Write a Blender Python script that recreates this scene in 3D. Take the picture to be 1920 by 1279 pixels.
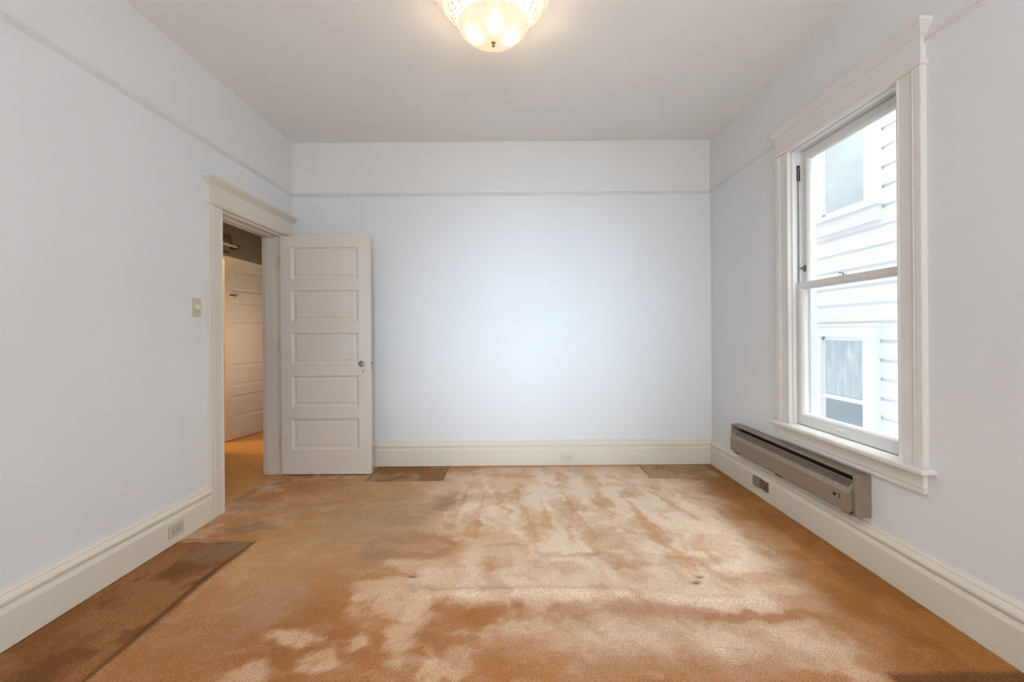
import bpy, bmesh, math, random
import numpy as np
from mathutils import Vector, Matrix

for o in list(bpy.data.objects):
    bpy.data.objects.remove(o, do_unlink=True)
scene = bpy.context.scene
C = bpy.context.collection
PI = math.pi

# ------------------------------------------------------------------ camera, sky, daylight, exposure
CAM_H = 1.205
cam_d = bpy.data.cameras.new('camera')
cam_d.sensor_width = 36.0
cam_d.lens = 850.0 / 1920.0 * 36.0
cam_d.shift_y = -17.5 / 1920.0
cam_d.clip_start = 0.02
cam = bpy.data.objects.new('camera', cam_d)
C.objects.link(cam)
cam.matrix_world = (Matrix.Translation((0, 0, CAM_H)) @ Matrix.Rotation(math.radians(90), 4, 'X')
                    @ Matrix.Rotation(math.radians(-0.45), 4, 'Z'))
scene.camera = cam

vs = scene.view_settings
vs.view_transform = 'Standard'
vs.look = 'None'
vs.gamma = 1.0
vs.use_curve_mapping = False
vs.exposure = 0.07

world = bpy.data.worlds.new('overcast_sky')
scene.world = world
world.use_nodes = True
wb = world.node_tree.nodes['Background']
wb.inputs[0].default_value = (0.94, 0.975, 1.0, 1)
wb.inputs[1].default_value = 4.6

def area(name, loc, rot, sx, sy, power, col, spread=180):
    l = bpy.data.lights.new(name, 'AREA')
    l.shape = 'RECTANGLE'; l.size = sx; l.size_y = sy
    l.energy = power; l.color = col; l.spread = math.radians(spread)
    o = bpy.data.objects.new(name, l); C.objects.link(o)
    o.location = loc; o.rotation_euler = rot
    return o
# rear window daylight, tilted up for the ceiling; added narrow beam brightens back wall
area('daylight_rear_window', (0.35, -1.72, 1.55), (math.radians(120), 0, 0), 1.9, 1.7, 28, (0.93, 0.96, 1.0), 170)
area('back_wall_beam', (0.20, -1.70, 1.30), (math.radians(88.5), 0, 0), 0.9, 0.9, 6.6, (0.60, 0.80, 1.0), 33)
# sky light at the side window, plus an area light added over the alley; the portal only guides the sampling
area('alley_fill_light', (2.32, 2.511, 3.35), (0, math.radians(14), 0), 0.45, 1.6, 48, (0.92, 0.96, 1.0), 70)
pt = area('side_window_portal', (2.05, 2.511, 1.48), (math.radians(90), 0, math.radians(90)), 0.84, 1.78, 1, (1, 1, 1))
pt.data.cycles.is_portal = True
# unseen hall light, set low to brighten floor and door; lamp in the room beyond
def point(name, loc, power, col, r=0.08):
    l = bpy.data.lights.new(name, 'POINT'); l.energy = power; l.color = col; l.shadow_soft_size = r
    o = bpy.data.objects.new(name, l); C.objects.link(o); o.location = loc
    return o
point('hall_light', (-2.32, 4.9, 1.15), 14, (1.0, 0.78, 0.54), 0.12)
point('far_room_light', (-4.2, 4.8, 2.3), 50, (1.0, 0.66, 0.32), 0.1)

# ------------------------------------------------------------------ dimensions
XL, XR, YB, YF, H = -1.980, 1.805, 4.11, -1.62, 2.93
DY0, DY1, DZ = 3.078, 3.884, 2.056            # doorway in the left wall
WY0, WY1, WZ0, WZ1 = 2.096, 2.926, 0.600, 2.355   # window in the right wall
TL, TR = 0.148, 0.155                          # wall thicknesses
RAIL = 2.437                                   # picture rail underside

# ------------------------------------------------------------------ materials
def srgb(r, g, b):
    f = lambda c: (c / 255 / 12.92) if c / 255 <= 0.04045 else ((c / 255 + 0.055) / 1.055) ** 2.4
    return (f(r), f(g), f(b), 1)

def new_mat(name):
    m = bpy.data.materials.new(name); m.use_nodes = True
    nt = m.node_tree
    return m, nt, nt.nodes['Principled BSDF']

def nd(nt, t, **kw):
    n = nt.nodes.new(t)
    for k, v in kw.items(): setattr(n, k, v)
    return n

def pos(nt):
    return nd(nt, 'ShaderNodeNewGeometry').outputs['Position']

def noise(nt, scale, detail=4, rough=0.55, vec=None, sc=None):
    n = nd(nt, 'ShaderNodeTexNoise'); n.inputs['Scale'].default_value = scale
    n.inputs['Detail'].default_value = detail; n.inputs['Roughness'].default_value = rough
    v = vec if vec is not None else nd(nt, 'ShaderNodeTexCoord').outputs['Object']
    if sc:
        mp = nd(nt, 'ShaderNodeMapping'); mp.inputs['Scale'].default_value = sc
        nt.links.new(v, mp.inputs['Vector']); v = mp.outputs['Vector']
    nt.links.new(v, n.inputs['Vector'])
    return n.outputs['Fac']

def ramp(nt, fac, stops):
    r = nd(nt, 'ShaderNodeValToRGB'); e = r.color_ramp.elements
    while len(e) < len(stops): e.new(0.5)
    for i, (p, c) in enumerate(stops): e[i].position = p; e[i].color = c
    nt.links.new(fac, r.inputs['Fac'])
    return r.outputs['Color']

def mixc(nt, fac, a, b, mode='MIX'):
    m = nd(nt, 'ShaderNodeMix'); m.data_type = 'RGBA'; m.blend_type = mode
    for i, v in ((0, fac), (6, a), (7, b)):
        if hasattr(v, 'links'): nt.links.new(v, m.inputs[i])
        else: m.inputs[i].default_value = v
    return m.outputs[2]

def math_(nt, op, a, b=0.0):
    m = nd(nt, 'ShaderNodeMath'); m.operation = op
    for i, v in enumerate((a, b)):
        if hasattr(v, 'links'): nt.links.new(v, m.inputs[i])
        else: m.inputs[i].default_value = v
    return m.outputs[0]

def bump(nt, b, h, strength, dist=0.002):
    n = nd(nt, 'ShaderNodeBump'); n.inputs['Strength'].default_value = strength
    n.inputs['Distance'].default_value = dist
    nt.links.new(h, n.inputs['Height']); nt.links.new(n.outputs['Normal'], b.inputs['Normal'])

def paint(name, col, rough=0.55, var=0.03, bstr=0.15, bscale=60, dirt=0.0, dcol=(0.35, 0.28, 0.2, 1), stretch=None):
    m, nt, b = new_mat(name)
    P = pos(nt)
    n1 = noise(nt, 2.3, 4, vec=P)
    c2 = tuple(x * (1 - var) for x in col[:3]) + (1,)
    c = ramp(nt, n1, [(0.3, c2), (0.7, col)])
    if dirt:
        d = noise(nt, 22, 6, 0.7, vec=P, sc=stretch)
        dm = ramp(nt, d, [(0.62, (0, 0, 0, 1)), (0.80, (dirt, dirt, dirt, 1))])
        c = mixc(nt, dm, c, dcol)
    nt.links.new(c, b.inputs['Base Color'])
    b.inputs['Roughness'].default_value = rough
    b.inputs['Specular IOR Level'].default_value = 0.35
    bump(nt, b, noise(nt, bscale, 3, vec=P, sc=stretch), bstr, 0.0015)
    return m

def wall_paint(name, lo, hi, split=RAIL + 0.02):
    """lavender white below the picture rail, cream white above it"""
    m, nt, b = new_mat(name)
    P = pos(nt)
    s = nd(nt, 'ShaderNodeSeparateXYZ'); nt.links.new(P, s.inputs[0])
    f = math_(nt, 'GREATER_THAN', s.outputs['Z'], split)
    base = mixc(nt, f, lo, hi)
    v = ramp(nt, noise(nt, 1.6, 4, vec=P), [(0.3, (0.97, 0.97, 0.965, 1)), (0.7, (1, 1, 1, 1))])
    c = mixc(nt, 1.0, base, v, 'MULTIPLY')
    nt.links.new(c, b.inputs['Base Color'])
    b.inputs['Roughness'].default_value = 0.6
    b.inputs['Specular IOR Level'].default_value = 0.25
    bump(nt, b, noise(nt, 9, 5, 0.6, vec=P), 0.12, 0.004)
    return m

M = {}
M['wall'] = wall_paint('lavender_white_wall_paint', (0.785, 0.81, 0.83, 1), (0.79, 0.80, 0.80, 1))
M['ceil'] = paint('cream_ceiling_paint', (0.90, 0.90, 0.895, 1), 0.7, 0.03, 0.1, 14)
M['rail'] = paint('pale_grey_rail_paint', (0.84, 0.835, 0.845, 1), 0.5, 0.03)
M['base'] = paint('cream_baseboard_paint', (0.78, 0.735, 0.63, 1), 0.42, 0.05, 0.25, 40, 0.35, (0.42, 0.34, 0.24, 1))
M['casing'] = paint('cream_casing_paint', (0.76, 0.71, 0.63, 1), 0.42, 0.05, 0.22, 40, 0.2, (0.45, 0.37, 0.28, 1), (1, 1, .25))
M['wincase'] = paint('white_window_casing_paint', (0.78, 0.765, 0.735, 1), 0.42, 0.04, 0.25, 40, 0.22, (0.45, 0.36, 0.26, 1), (1, 1, .3))
M['sash'] = paint('white_sash_paint', (0.80, 0.80, 0.79, 1), 0.38, 0.04, 0.2, 40, 0.1)
M['door'] = paint('off_white_door_paint', (0.76, 0.715, 0.665, 1), 0.4, 0.04, 0.25, 45, 0.12, (0.5, 0.42, 0.33, 1))
M['hallwall'] = paint('dimmed_taupe_hall_wall', (0.30, 0.255, 0.22, 1), 0.6, 0.05)  # taupe set darker to carry the shade above the hall door
M['cream'] = paint('warm_cream_room_paint', (0.85, 0.74, 0.52, 1), 0.6)
M['plate'] = paint('almond_plastic', (0.60, 0.55, 0.42, 1), 0.4, 0.05, 0.05, 60, 0.15)
M['plate_l'] = paint('ivory_plastic', (0.74, 0.71, 0.60, 1), 0.4, 0.05, 0.05, 60, 0.15)
M['dark'] = paint('dark_recess', (0.02, 0.017, 0.014, 1), 0.7, 0.1)
M['outline'] = paint('dark_outline', (0.20, 0.17, 0.13, 1), 0.6, 0.1)  # dark brown rim around outlet plates and receptacles
M['heater'] = paint('taupe_heater_enamel', (0.29, 0.225, 0.165, 1), 0.42, 0.06, 0.1, 80, 0.15, (0.16, 0.11, 0.07, 1))
M['heater_in'] = paint('dark_heater_inside', (0.035, 0.03, 0.026, 1), 0.55, 0.2)
M['grey_plate'] = paint('grey_painted_metal', (0.27, 0.24, 0.21, 1), 0.5, 0.1, 0.2, 60, 0.3)
M['rust'] = paint('reddish_brown_box', (0.24, 0.13, 0.09, 1), 0.6, 0.3, 0.5, 90, 0.6, (0.1, 0.05, 0.03, 1))
M['siding'] = paint('white_siding_paint', (0.86, 0.88, 0.90, 1), 0.6, 0.05, 0.2, 18, 0.15, (0.6, 0.63, 0.66, 1))
M['ground'] = paint('concrete_alley', (0.42, 0.42, 0.41, 1), 0.9, 0.2, 0.3, 12)
M['hinge'] = paint('painted_over_hinge', (0.62, 0.50, 0.33, 1), 0.4, 0.1)

def metal(name, col, rough):
    m, nt, b = new_mat(name)
    b.inputs['Base Color'].default_value = col
    b.inputs['Metallic'].default_value = 1.0
    P = pos(nt)
    r = ramp(nt, noise(nt, 60, 3, vec=P), [(0.3, (rough,) * 3 + (1,)), (0.7, (rough + .15,) * 3 + (1,))])
    nt.links.new(r, b.inputs['Roughness'])
    return m
M['nickel'] = metal('dull_nickel', (0.50, 0.49, 0.45, 1), 0.3)
M['brass'] = metal('aged_brass', (0.42, 0.24, 0.09, 1), 0.3)
M['steel'] = metal('dark_steel', (0.2, 0.19, 0.18, 1), 0.35)

# speckled, corroded enamel on the louvred slope of the heater
def m_speckle():
    m, nt, b = new_mat('corroded_heater_enamel')
    P = pos(nt)
    n = ramp(nt, noise(nt, 260, 2, 0.7, vec=P), [(0.42, (0.20, 0.16, 0.12, 1)), (0.55, (0.34, 0.28, 0.22, 1)), (0.66, (0.50, 0.44, 0.37, 1))])
    nt.links.new(n, b.inputs['Base Color']); b.inputs['Roughness'].default_value = 0.6
    bump(nt, b, noise(nt, 260, 2, vec=P), 0.5, 0.001)
    return m
M['speckle'] = m_speckle()

def m_glass():
    m = bpy.data.materials.new('clear_window_glass'); m.use_nodes = True
    nt = m.node_tree; nt.nodes.clear()
    out = nd(nt, 'ShaderNodeOutputMaterial'); mix = nd(nt, 'ShaderNodeMixShader')
    t = nd(nt, 'ShaderNodeBsdfTransparent'); t.inputs[0].default_value = (0.96, 0.98, 0.98, 1)
    g = nd(nt, 'ShaderNodeBsdfGlossy'); g.inputs['Roughness'].default_value = 0.02
    fr = nd(nt, 'ShaderNodeFresnel'); fr.inputs[0].default_value = 1.45
    f = math_(nt, 'MULTIPLY', fr.outputs[0], 0.7)
    nt.links.new(f, mix.inputs[0]); nt.links.new(t.outputs[0], mix.inputs[1]); nt.links.new(g.outputs[0], mix.inputs[2])
    nt.links.new(mix.outputs[0], out.inputs[0])
    return m
M['glass'] = m_glass()

def m_farglass():
    """neighbour's pane: pale curtain streaks behind bluish glass"""
    m, nt, b = new_mat('curtained_blue_grey_pane')
    P = pos(nt)
    n = noise(nt, 5, 6, 0.65, vec=P, sc=(1, 4.5, 0.9))
    c = ramp(nt, n, [(0.32, (0.24, 0.33, 0.39, 1)), (0.5, (0.36, 0.45, 0.51, 1)), (0.68, (0.60, 0.68, 0.72, 1))])
    nt.links.new(c, b.inputs['Base Color']); b.inputs['Roughness'].default_value = 0.12
    return m
M['farglass'] = m_farglass()
M['farpale'] = paint('pale_curtained_upper_pane', (0.60, 0.68, 0.71, 1), 0.2, 0.25, 0.1, 8)
M['fardark'] = paint('blue_grey_lower_pane', (0.22, 0.28, 0.33, 1), 0.15, 0.2)

def m_knob():
    m, nt, b = new_mat('clear_knob_glass')
    b.inputs['Base Color'].default_value = (0.92, 0.97, 0.95, 1)
    b.inputs['Transmission Weight'].default_value = 1.0
    b.inputs['Roughness'].default_value = 0.02; b.inputs['IOR'].default_value = 1.5
    return m
M['knob'] = m_knob()

def m_bowl():
    """etched glass bowl, lit from inside: swirls, partly see-through to the bulbs"""
    m = bpy.data.materials.new('lit_etched_glass'); m.use_nodes = True
    nt = m.node_tree; nt.nodes.clear()
    out = nd(nt, 'ShaderNodeOutputMaterial')
    P = nd(nt, 'ShaderNodeTexCoord').outputs['Object']
    w = nd(nt, 'ShaderNodeTexWave'); w.wave_type = 'RINGS'; w.inputs['Scale'].default_value = 14
    w.inputs['Distortion'].default_value = 9; w.inputs['Detail'].default_value = 2; w.inputs['Detail Scale'].default_value = 2.2
    nt.links.new(P, w.inputs['Vector'])
    col = ramp(nt, w.outputs['Fac'], [(0.0, (1.0, 0.79, 0.54, 1)), (1.0, (1.0, 0.86, 0.68, 1))])
    e = nd(nt, 'ShaderNodeEmission'); nt.links.new(col, e.inputs[0]); e.inputs[1].default_value = 0.86
    tr = nd(nt, 'ShaderNodeBsdfRefraction'); tr.inputs[0].default_value = (.045, .041, .036, 1); tr.inputs['Roughness'].default_value = 0.8; tr.inputs['IOR'].default_value = 1.3
    gl = nd(nt, 'ShaderNodeBsdfGlossy'); gl.inputs['Roughness'].default_value = 0.15; gl.inputs[0].default_value = (.2, .2, .2, 1)
    a1 = nd(nt, 'ShaderNodeAddShader'); nt.links.new(tr.outputs[0], a1.inputs[0]); nt.links.new(e.outputs[0], a1.inputs[1])
    m2 = nd(nt, 'ShaderNodeMixShader'); m2.inputs[0].default_value = 0.1
    nt.links.new(a1.outputs[0], m2.inputs[1]); nt.links.new(gl.outputs[0], m2.inputs[2])
    nt.links.new(m2.outputs[0], out.inputs[0])
    return m
M['bowl'] = m_bowl()

def emis(name, col, s):
    m = bpy.data.materials.new(name); m.use_nodes = True; nt = m.node_tree; nt.nodes.clear()
    out = nd(nt, 'ShaderNodeOutputMaterial'); e = nd(nt, 'ShaderNodeEmission')
    e.inputs[0].default_value = col; e.inputs[1].default_value = s; nt.links.new(e.outputs[0], out.inputs[0])
    return m
def lit_glass(name, col, strength, clear, base):
    """pressed glass given a glow as if lit from inside, lets part of the bulb light straight through"""
    m, nt, b = new_mat(name)
    b.inputs['Base Color'].default_value = base; b.inputs['Roughness'].default_value = 0.4
    b.inputs['Emission Color'].default_value = col; b.inputs['Emission Strength'].default_value = strength
    t = nd(nt, 'ShaderNodeBsdfTransparent'); t.inputs[0].default_value = (1, .95, .88, 1)
    mx = nd(nt, 'ShaderNodeMixShader'); mx.inputs[0].default_value = clear
    out = nt.nodes['Material Output']
    nt.links.new(b.outputs[0], mx.inputs[1]); nt.links.new(t.outputs[0], mx.inputs[2]); nt.links.new(mx.outputs[0], out.inputs[0])
    return m
M['pan'] = lit_glass('lit_ivory_glass_pan', (1, 0.80, 0.56, 1), 0.9, 0.5, (0.6, 0.55, 0.48, 1))
M['flange'] = lit_glass('ivory_ring_added_glow', (1, 0.84, 0.66, 1), 0.28, 0.3, (0.55, 0.50, 0.44, 1))  # ring glow added to stand for lamp light falling on it
M['bulb'] = emis('glowing_bulb', (1, 0.78, 0.54, 1), 120)
M['plaster'] = paint('ivory_plaster', (0.85, 0.79, 0.70, 1), 0.5, 0.04, 0.2, 60)
M['amber'] = paint('amber_embossing', (0.62, 0.38, 0.16, 1), 0.4, 0.1)

# ------------------------------------------------------------------ mesh helpers
class MB:
    def __init__(s): s.v = []; s.f = []; s.mi = []
    def add(s, vs, fs, mi=0):
        k = len(s.v); s.v += [tuple(v) for v in vs]
        s.f += [tuple(i + k for i in f) for f in fs]; s.mi += [mi] * len(fs); return s
    def box(s, x0, y0, z0, x1, y1, z1, mi=0):
        x0, x1 = sorted((x0, x1)); y0, y1 = sorted((y0, y1)); z0, z1 = sorted((z0, z1))
        v = [(x, y, z) for x in (x0, x1) for y in (y0, y1) for z in (z0, z1)]
        f = [(0, 1, 3, 2), (4, 6, 7, 5), (0, 4, 5, 1), (2, 3, 7, 6), (0, 2, 6, 4), (1, 5, 7, 3)]
        return s.add(v, f, mi)
    def prism(s, A, B, mi=0, caps=True):
        n = len(A); f = [(i, (i + 1) % n, (i + 1) % n + n, i + n) for i in range(n)]
        if caps: f += [tuple(range(n))[::-1], tuple(range(n, 2 * n))]
        return s.add(list(A) + list(B), f, mi)
    def loft(s, rings, mi=0, cap=(True, True)):
        n = len(rings[0]); v = []; f = []
        for r in rings: v += list(r)
        for k in range(len(rings) - 1):
            for i in range(n):
                j = (i + 1) % n; f.append((k * n + i, k * n + j, (k + 1) * n + j, (k + 1) * n + i))
        if cap[0]: f.append(tuple(range(n))[::-1])
        if cap[1]: f.append(tuple(range((len(rings) - 1) * n, len(rings) * n)))
        return s.add(v, f, mi)
    def lathe(s, prof, c, axis='Z', seg=32, mi=0, cap=(True, True), mod=None):
        rings = []
        for r, h in prof:
            ring = []
            for k in range(seg):
                a = 2 * PI * k / seg; rr, hh = (r, h) if mod is None else mod(r, h, a)
                x, y = rr * math.cos(a), rr * math.sin(a)
                p = {'Z': (x, y, hh), 'X': (hh, x, y), 'Y': (x, hh, y)}[axis]
                ring.append((c[0] + p[0], c[1] + p[1], c[2] + p[2]))
            rings.append(ring)
        return s.loft(rings, mi, cap)
    def tube(s, pts, r, seg=8, mi=0):
        pts = [Vector(p) for p in pts]; rings = []
        for i, p in enumerate(pts):
            d = (pts[min(i + 1, len(pts) - 1)] - pts[max(i - 1, 0)]).normalized()
            u = d.cross(Vector((0.13, 0.27, 0.95)));
            if u.length < 1e-3: u = d.cross(Vector((1, 0, 0)))
            u.normalize(); w = d.cross(u)
            rings.append([tuple(p + r * (math.cos(2 * PI * k / seg) * u + math.sin(2 * PI * k / seg) * w)) for k in range(seg)])
        return s.loft(rings, mi)
    def build(s, name, mats, parent=None, bevel=0.0, smooth=False, mat_world=None):
        me = bpy.data.meshes.new(name); me.from_pydata(s.v, [], s.f)
        if not isinstance(mats, (list, tuple)): mats = [mats]
        for m in mats: me.materials.append(M[m] if isinstance(m, str) else m)
        for p, mi in zip(me.polygons, s.mi): p.material_index = mi; p.use_smooth = smooth
        bm = bmesh.new(); bm.from_mesh(me); bmesh.ops.recalc_face_normals(bm, faces=bm.faces); bm.to_mesh(me); bm.free()
        o = bpy.data.objects.new(name, me); C.objects.link(o)
        if mat_world is not None: me.transform(mat_world)
        # origin at the base centre of the thing
        if parent is None:
            vs_ = [v.co for v in me.vertices]
            c = Vector(((min(v.x for v in vs_) + max(v.x for v in vs_)) / 2, (min(v.y for v in vs_) + max(v.y for v in vs_)) / 2, min(v.z for v in vs_)))
            me.transform(Matrix.Translation(-c)); o.location = c
        else:
            o.parent = parent
            off = Vector((0, 0, 0)); p = parent
            while p is not None: off += p.location; p = p.parent
            me.transform(Matrix.Translation(-off))
        if bevel:
            b = o.modifiers.new('bevel', 'BEVEL'); b.width = bevel; b.segments = 2; b.limit_method = 'ANGLE'; b.angle_limit = math.radians(40)
        return o

def empty(name, loc):
    o = bpy.data.objects.new(name, None); C.objects.link(o); o.location = loc; o.empty_display_size = 0.1
    return o

def tag(o, label, cat, kind=None, group=None):
    o['label'] = label; o['category'] = cat
    if kind: o['kind'] = kind
    if group: o['group'] = group
    return o
def S(o, label, cat): return tag(o, label, cat, 'structure')

def tiers(wall, side, y0, y1, levels, ext=None):
    """stack of rectangles against a wall at x=wall; side=-1 the moulding sticks out to -x.
    levels: (protrusion, z); the ends return by the same overhang beyond the first level"""
    rings = []
    p0 = levels[0][0]
    for p, z in levels:
        e = p - p0 if ext is None else ext
        rings.append([(wall, y0 - e, z), (wall + side * p, y0 - e, z), (wall + side * p, y1 + e, z), (wall, y1 + e, z)])
    return rings

# ------------------------------------------------------------------ carpeted floor
def vnoise(x, y, scale, seed, octs=4, ax=1.0, ay=1.0):
    rng = np.random.RandomState(seed); T = rng.rand(256, 256); out = 0; amp = 1; tot = 0
    for o in range(octs):
        u = x * scale * ax * 2 ** o + 37.1 * o; v = y * scale * ay * 2 ** o + 11.7 * o
        i = np.floor(u).astype(int); j = np.floor(v).astype(int); fu = u - i; fv = v - j
        fu = fu * fu * (3 - 2 * fu); fv = fv * fv * (3 - 2 * fv)
        g = lambda a, b: T[a % 256, b % 256]
        n = g(i, j) * (1 - fu) * (1 - fv) + g(i + 1, j) * fu * (1 - fv) + g(i, j + 1) * (1 - fu) * fv + g(i + 1, j + 1) * fu * fv
        out = out + amp * n; tot += amp; amp *= 0.55
    return out / tot
def sst(a, b, x):
    t = np.clip((x - a) / (b - a), 0, 1); return t * t * (3 - 2 * t)
def blob(x, y, cx, cy, rx, ry, rot=0, soft=0.5):
    c, s = math.cos(rot), math.sin(rot); u = ((x - cx) * c + (y - cy) * s) / rx; v = (-(x - cx) * s + (y - cy) * c) / ry
    return 1 - sst(1 - soft, 1 + soft, np.sqrt(u * u + v * v))
def rect(x, y, x0, x1, y0, y1, s=0.02):
    return sst(x0 - s, x0 + s, x) * (1 - sst(x1 - s, x1 + s, x)) * sst(y0 - s, y0 + s, y) * (1 - sst(y1 - s, y1 + s, y))
def polyl(x, y, pts):
    d = np.full(x.shape, 9.0)
    for (x0, y0), (x1, y1) in zip(pts[:-1], pts[1:]):
        dx, dy = x1 - x0, y1 - y0; t = np.clip(((x - x0) * dx + (y - y0) * dy) / (dx * dx + dy * dy), 0, 1)
        d = np.minimum(d, np.hypot(x - x0 - t * dx, y - y0 - t * dy))
    return d

def make_floor():
    xs = np.concatenate([np.arange(-5.2, -2.0, 0.06), np.arange(-2.0, 1.88, 0.0125)])
    ys = np.concatenate([np.arange(-1.78, 1.2, 0.08), np.arange(1.2, 4.2, 0.0125), np.arange(4.2, 7.3, 0.06)])
    X, Y = np.meshgrid(xs, ys, indexing='ij')
    # irregular coordinates so the edges of the stains wander
    wx = X + 0.16 * (vnoise(X, Y, 4, 1) - 0.5) + 0.08 * (vnoise(X, Y, 18, 2) - 0.5)
    wy = Y + 0.16 * (vnoise(X, Y, 4, 3) - 0.5) + 0.08 * (vnoise(X, Y, 18, 4) - 0.5)
    sx = X + 0.012 * (vnoise(X, Y, 12, 5) - 0.5); sy = Y + 0.012 * (vnoise(X, Y, 12, 6) - 0.5)
    Z = 0.003 * (vnoise(X, Y, 9, 7) - 0.5)
    ridge = [(-0.62, 2.05), (-0.43, 2.08), (-0.23, 2.10), (0.09, 2.11), (0.46, 2.09), (0.69, 2.06), (0.87, 2.02), (1.14, 2.04), (1.4, 2.06)]
    dr = polyl(X, Y, ridge); fade = sst(-0.65, -0.3, X) * (1 - sst(0.9, 1.35, X))
    Z += 0.011 * np.exp(-(dr / 0.028) ** 2) * fade
    # long fold at the edge of the flattened strip along the left wall
    strip = [(-1.49, 1.0), (-1.49, 1.6), (-1.52, 2.3), (-1.48, 2.62)]
    ds = polyl(X, Y, strip)
    inside = rect(sx, sy, -3.0, -1.50, -3, 2.63, 0.012) * (X > -2.0)
    Z += 0.010 * np.exp(-(ds / 0.02) ** 2) - 0.004 * inside
    bl = rect(sx, sy, -1.2, -0.575, 3.68, 5, 0.012); br = rect(sx + 0.28 * (sy - 3.7) * (sx < 1.4) * -0.1, sy, 1.12, 1.72, 3.70, 5, 0.01)
    rb = rect(sx, sy, 1.30, 2.2, -3, 1.59, 0.015)
    Z -= 0.003 * (bl + br + rb)
    for cx, cy in ((0.91, 2.22), (-0.5, 2.25), (0.87, 2.17)):
        Z -= 0.012 * np.exp(-(((X - cx) / 0.022) ** 2 + ((Y - cy) / 0.016) ** 2))
    # colours of the worn pile
    L = lambda r, g, b: np.array(srgb(r, g, b)[:3])
    light, mid, dark = L(250, 232, 210), L(204, 147, 97), L(176, 116, 66)
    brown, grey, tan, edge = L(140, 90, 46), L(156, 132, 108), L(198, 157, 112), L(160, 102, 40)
    nf = vnoise(X, Y, 14, 21, 5); nm = vnoise(wx, wy, 5, 22, 5)
    def ragged(m, k=1.0, s_=0.34):            # give a soft mask the broken outline of brushed pile
        return sst(0.5 - s_, 0.5 + s_, m + k * (0.6 * (nf - 0.5) + 0.4 * (nm - 0.5))) * sst(0.02, 0.2, m)
    def mix(c, d, m): return c * (1 - m[..., None]) + d * m[..., None]
    col = np.ones(X.shape + (3,)) * mid
    n1 = vnoise(wx, wy, 2.6, 11, 5); n2 = vnoise(wx, wy, 6, 12, 6); n3 = vnoise(wx, wy, 3.0, 13, 4, 2.6, 0.8)
    col = mix(col, light, 0.32 * sst(0.45, 0.72, n1))
    col = mix(col, dark, 0.38 * sst(0.48, 0.66, n2))
    col = mix(col, light, 0.30 * sst(0.52, 0.60, nf * .5 + nm * .5))
    # pale worn centre of the room
    ctr = np.maximum(blob(wx, wy, 0.50, 3.15, 1.15, 0.95, 0, 0.4), blob(wx, wy, 1.0, 2.65, 0.52, 0.65, 0.5, .5))
    col = mix(col, light, 0.92 * ctr)
    col = mix(col, light, 0.70 * blob(wx, wy, 0.45, 2.30, 1.0, 0.35, 0, .5))
    col = mix(col, L(222, 180, 138), 0.6 * ctr * sst(0.48, 0.64, n3))
    col = mix(col, L(218, 174, 130), 0.42 * ctr * sst(0.50, 0.64, nm))
    # brushed strokes and wedges left in the nap, pile sheen painted as colour
    for (ax_, ay_, bx_, by_, wd) in [(0.02, 3.45, 0.12, 2.62, .05), (0.35, 3.43, 0.47, 2.62, .05), (0.80, 3.35, 0.84, 2.6, .07), (-0.22, 3.4, -0.25, 2.7, .05), (1.0, 3.5, 1.15, 2.9, .05), (0.2, 3.3, 0.2, 2.8, .04), (-0.35, 3.6, -0.4, 2.8, .05)]:
        dd = polyl(wx * .4 + X * .6, wy * .4 + Y * .6, [(ax_, ay_), (bx_, by_)])
        t = np.clip((ay_ - Y) / (ay_ - by_), 0.15, 1)
        m_ = 1 - sst(wd * t * 0.4, wd * t * 1.5, dd)
        # one crisp flank, one feathered flank
        m_ = m_ * np.where(X > ax_ + (bx_ - ax_) * t, 1.0, .55)
        col = mix(col, L(208, 156, 110), 0.55 * ragged(m_, .8, .35))
    for (cx, cy, rx, ry) in [(-0.02, 2.52, .12, .02), (-0.34, 2.58, .09, .025), (-0.2, 2.72, .14, .03), (0.35, 2.45, .2, .03), (0.95, 2.38, .2, .05), (1.2, 2.2, .14, .05), (-0.35, 2.42, .07, .12), (0.25, 2.30, .12, .08), (0.6, 2.33, .12, .05), (-0.1, 2.35, .1, .06), (-0.28, 3.3, .1, .1), (0.0, 3.8, .2, .06)]:
        col = mix(col, L(206, 152, 104), 0.50 * ragged(blob(wx, wy, cx, cy, rx, ry, 0, .8)))
    for (cx, cy, rx, ry) in [(-0.12, 1.95, .10, .08), (0.02, 1.97, .04, .09), (0.27, 1.94, .13, .09), (0.53, 1.95, .10, .08), (-0.35, 1.88, .2, .16), (1.0, 1.91, .24, .05), (0.75, 1.94, .10, .06)]:
        col = mix(col, dark, 0.75 * ragged(blob(wx, wy, cx, cy, rx, ry, 0, .8)))
    col = mix(col, light, 0.55 * blob(wx, wy, 0.5, 1.76, .42, .17, 0, .8))
    col = mix(col, light, 0.35 * blob(wx, wy, 0.95, 1.72, .35, .12, 0, .8))
    col = mix(col, light, 0.55 * np.exp(-((dr - 0.025) / 0.05) ** 2) * (Y < 2.10) * fade * sst(.35, .6, n2))
    # darker walked band running to the lower left, pale spots in it
    band = [(-0.50, 2.55), (-0.74, 2.3), (-0.80, 1.9), (-0.92, 1.5)]
    col = mix(col, dark, 0.70 * ragged(1 - sst(0.05, 0.30, polyl(wx, wy, band)), .8, .3))
    col = mix(col, dark, 0.60 * ragged(1 - sst(0.06, 0.40, polyl(wx, wy, [(-0.5, 1.58), (0.2, 1.5), (0.9, 1.45)])), .8, .3))
    col = mix(col, L(214, 164, 112), 0.5 * (1 - sst(0.05, 0.22, polyl(wx, wy, [(-1.3, 2.7), (-1.34, 2.2), (-1.36, 1.5)]))))
    # dull entrance area and grey traffic stain
    col = mix(col, tan, 0.80 * blob(wx, wy, -1.05, 2.95, .48, .95, 0.12, 0.4))
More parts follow.
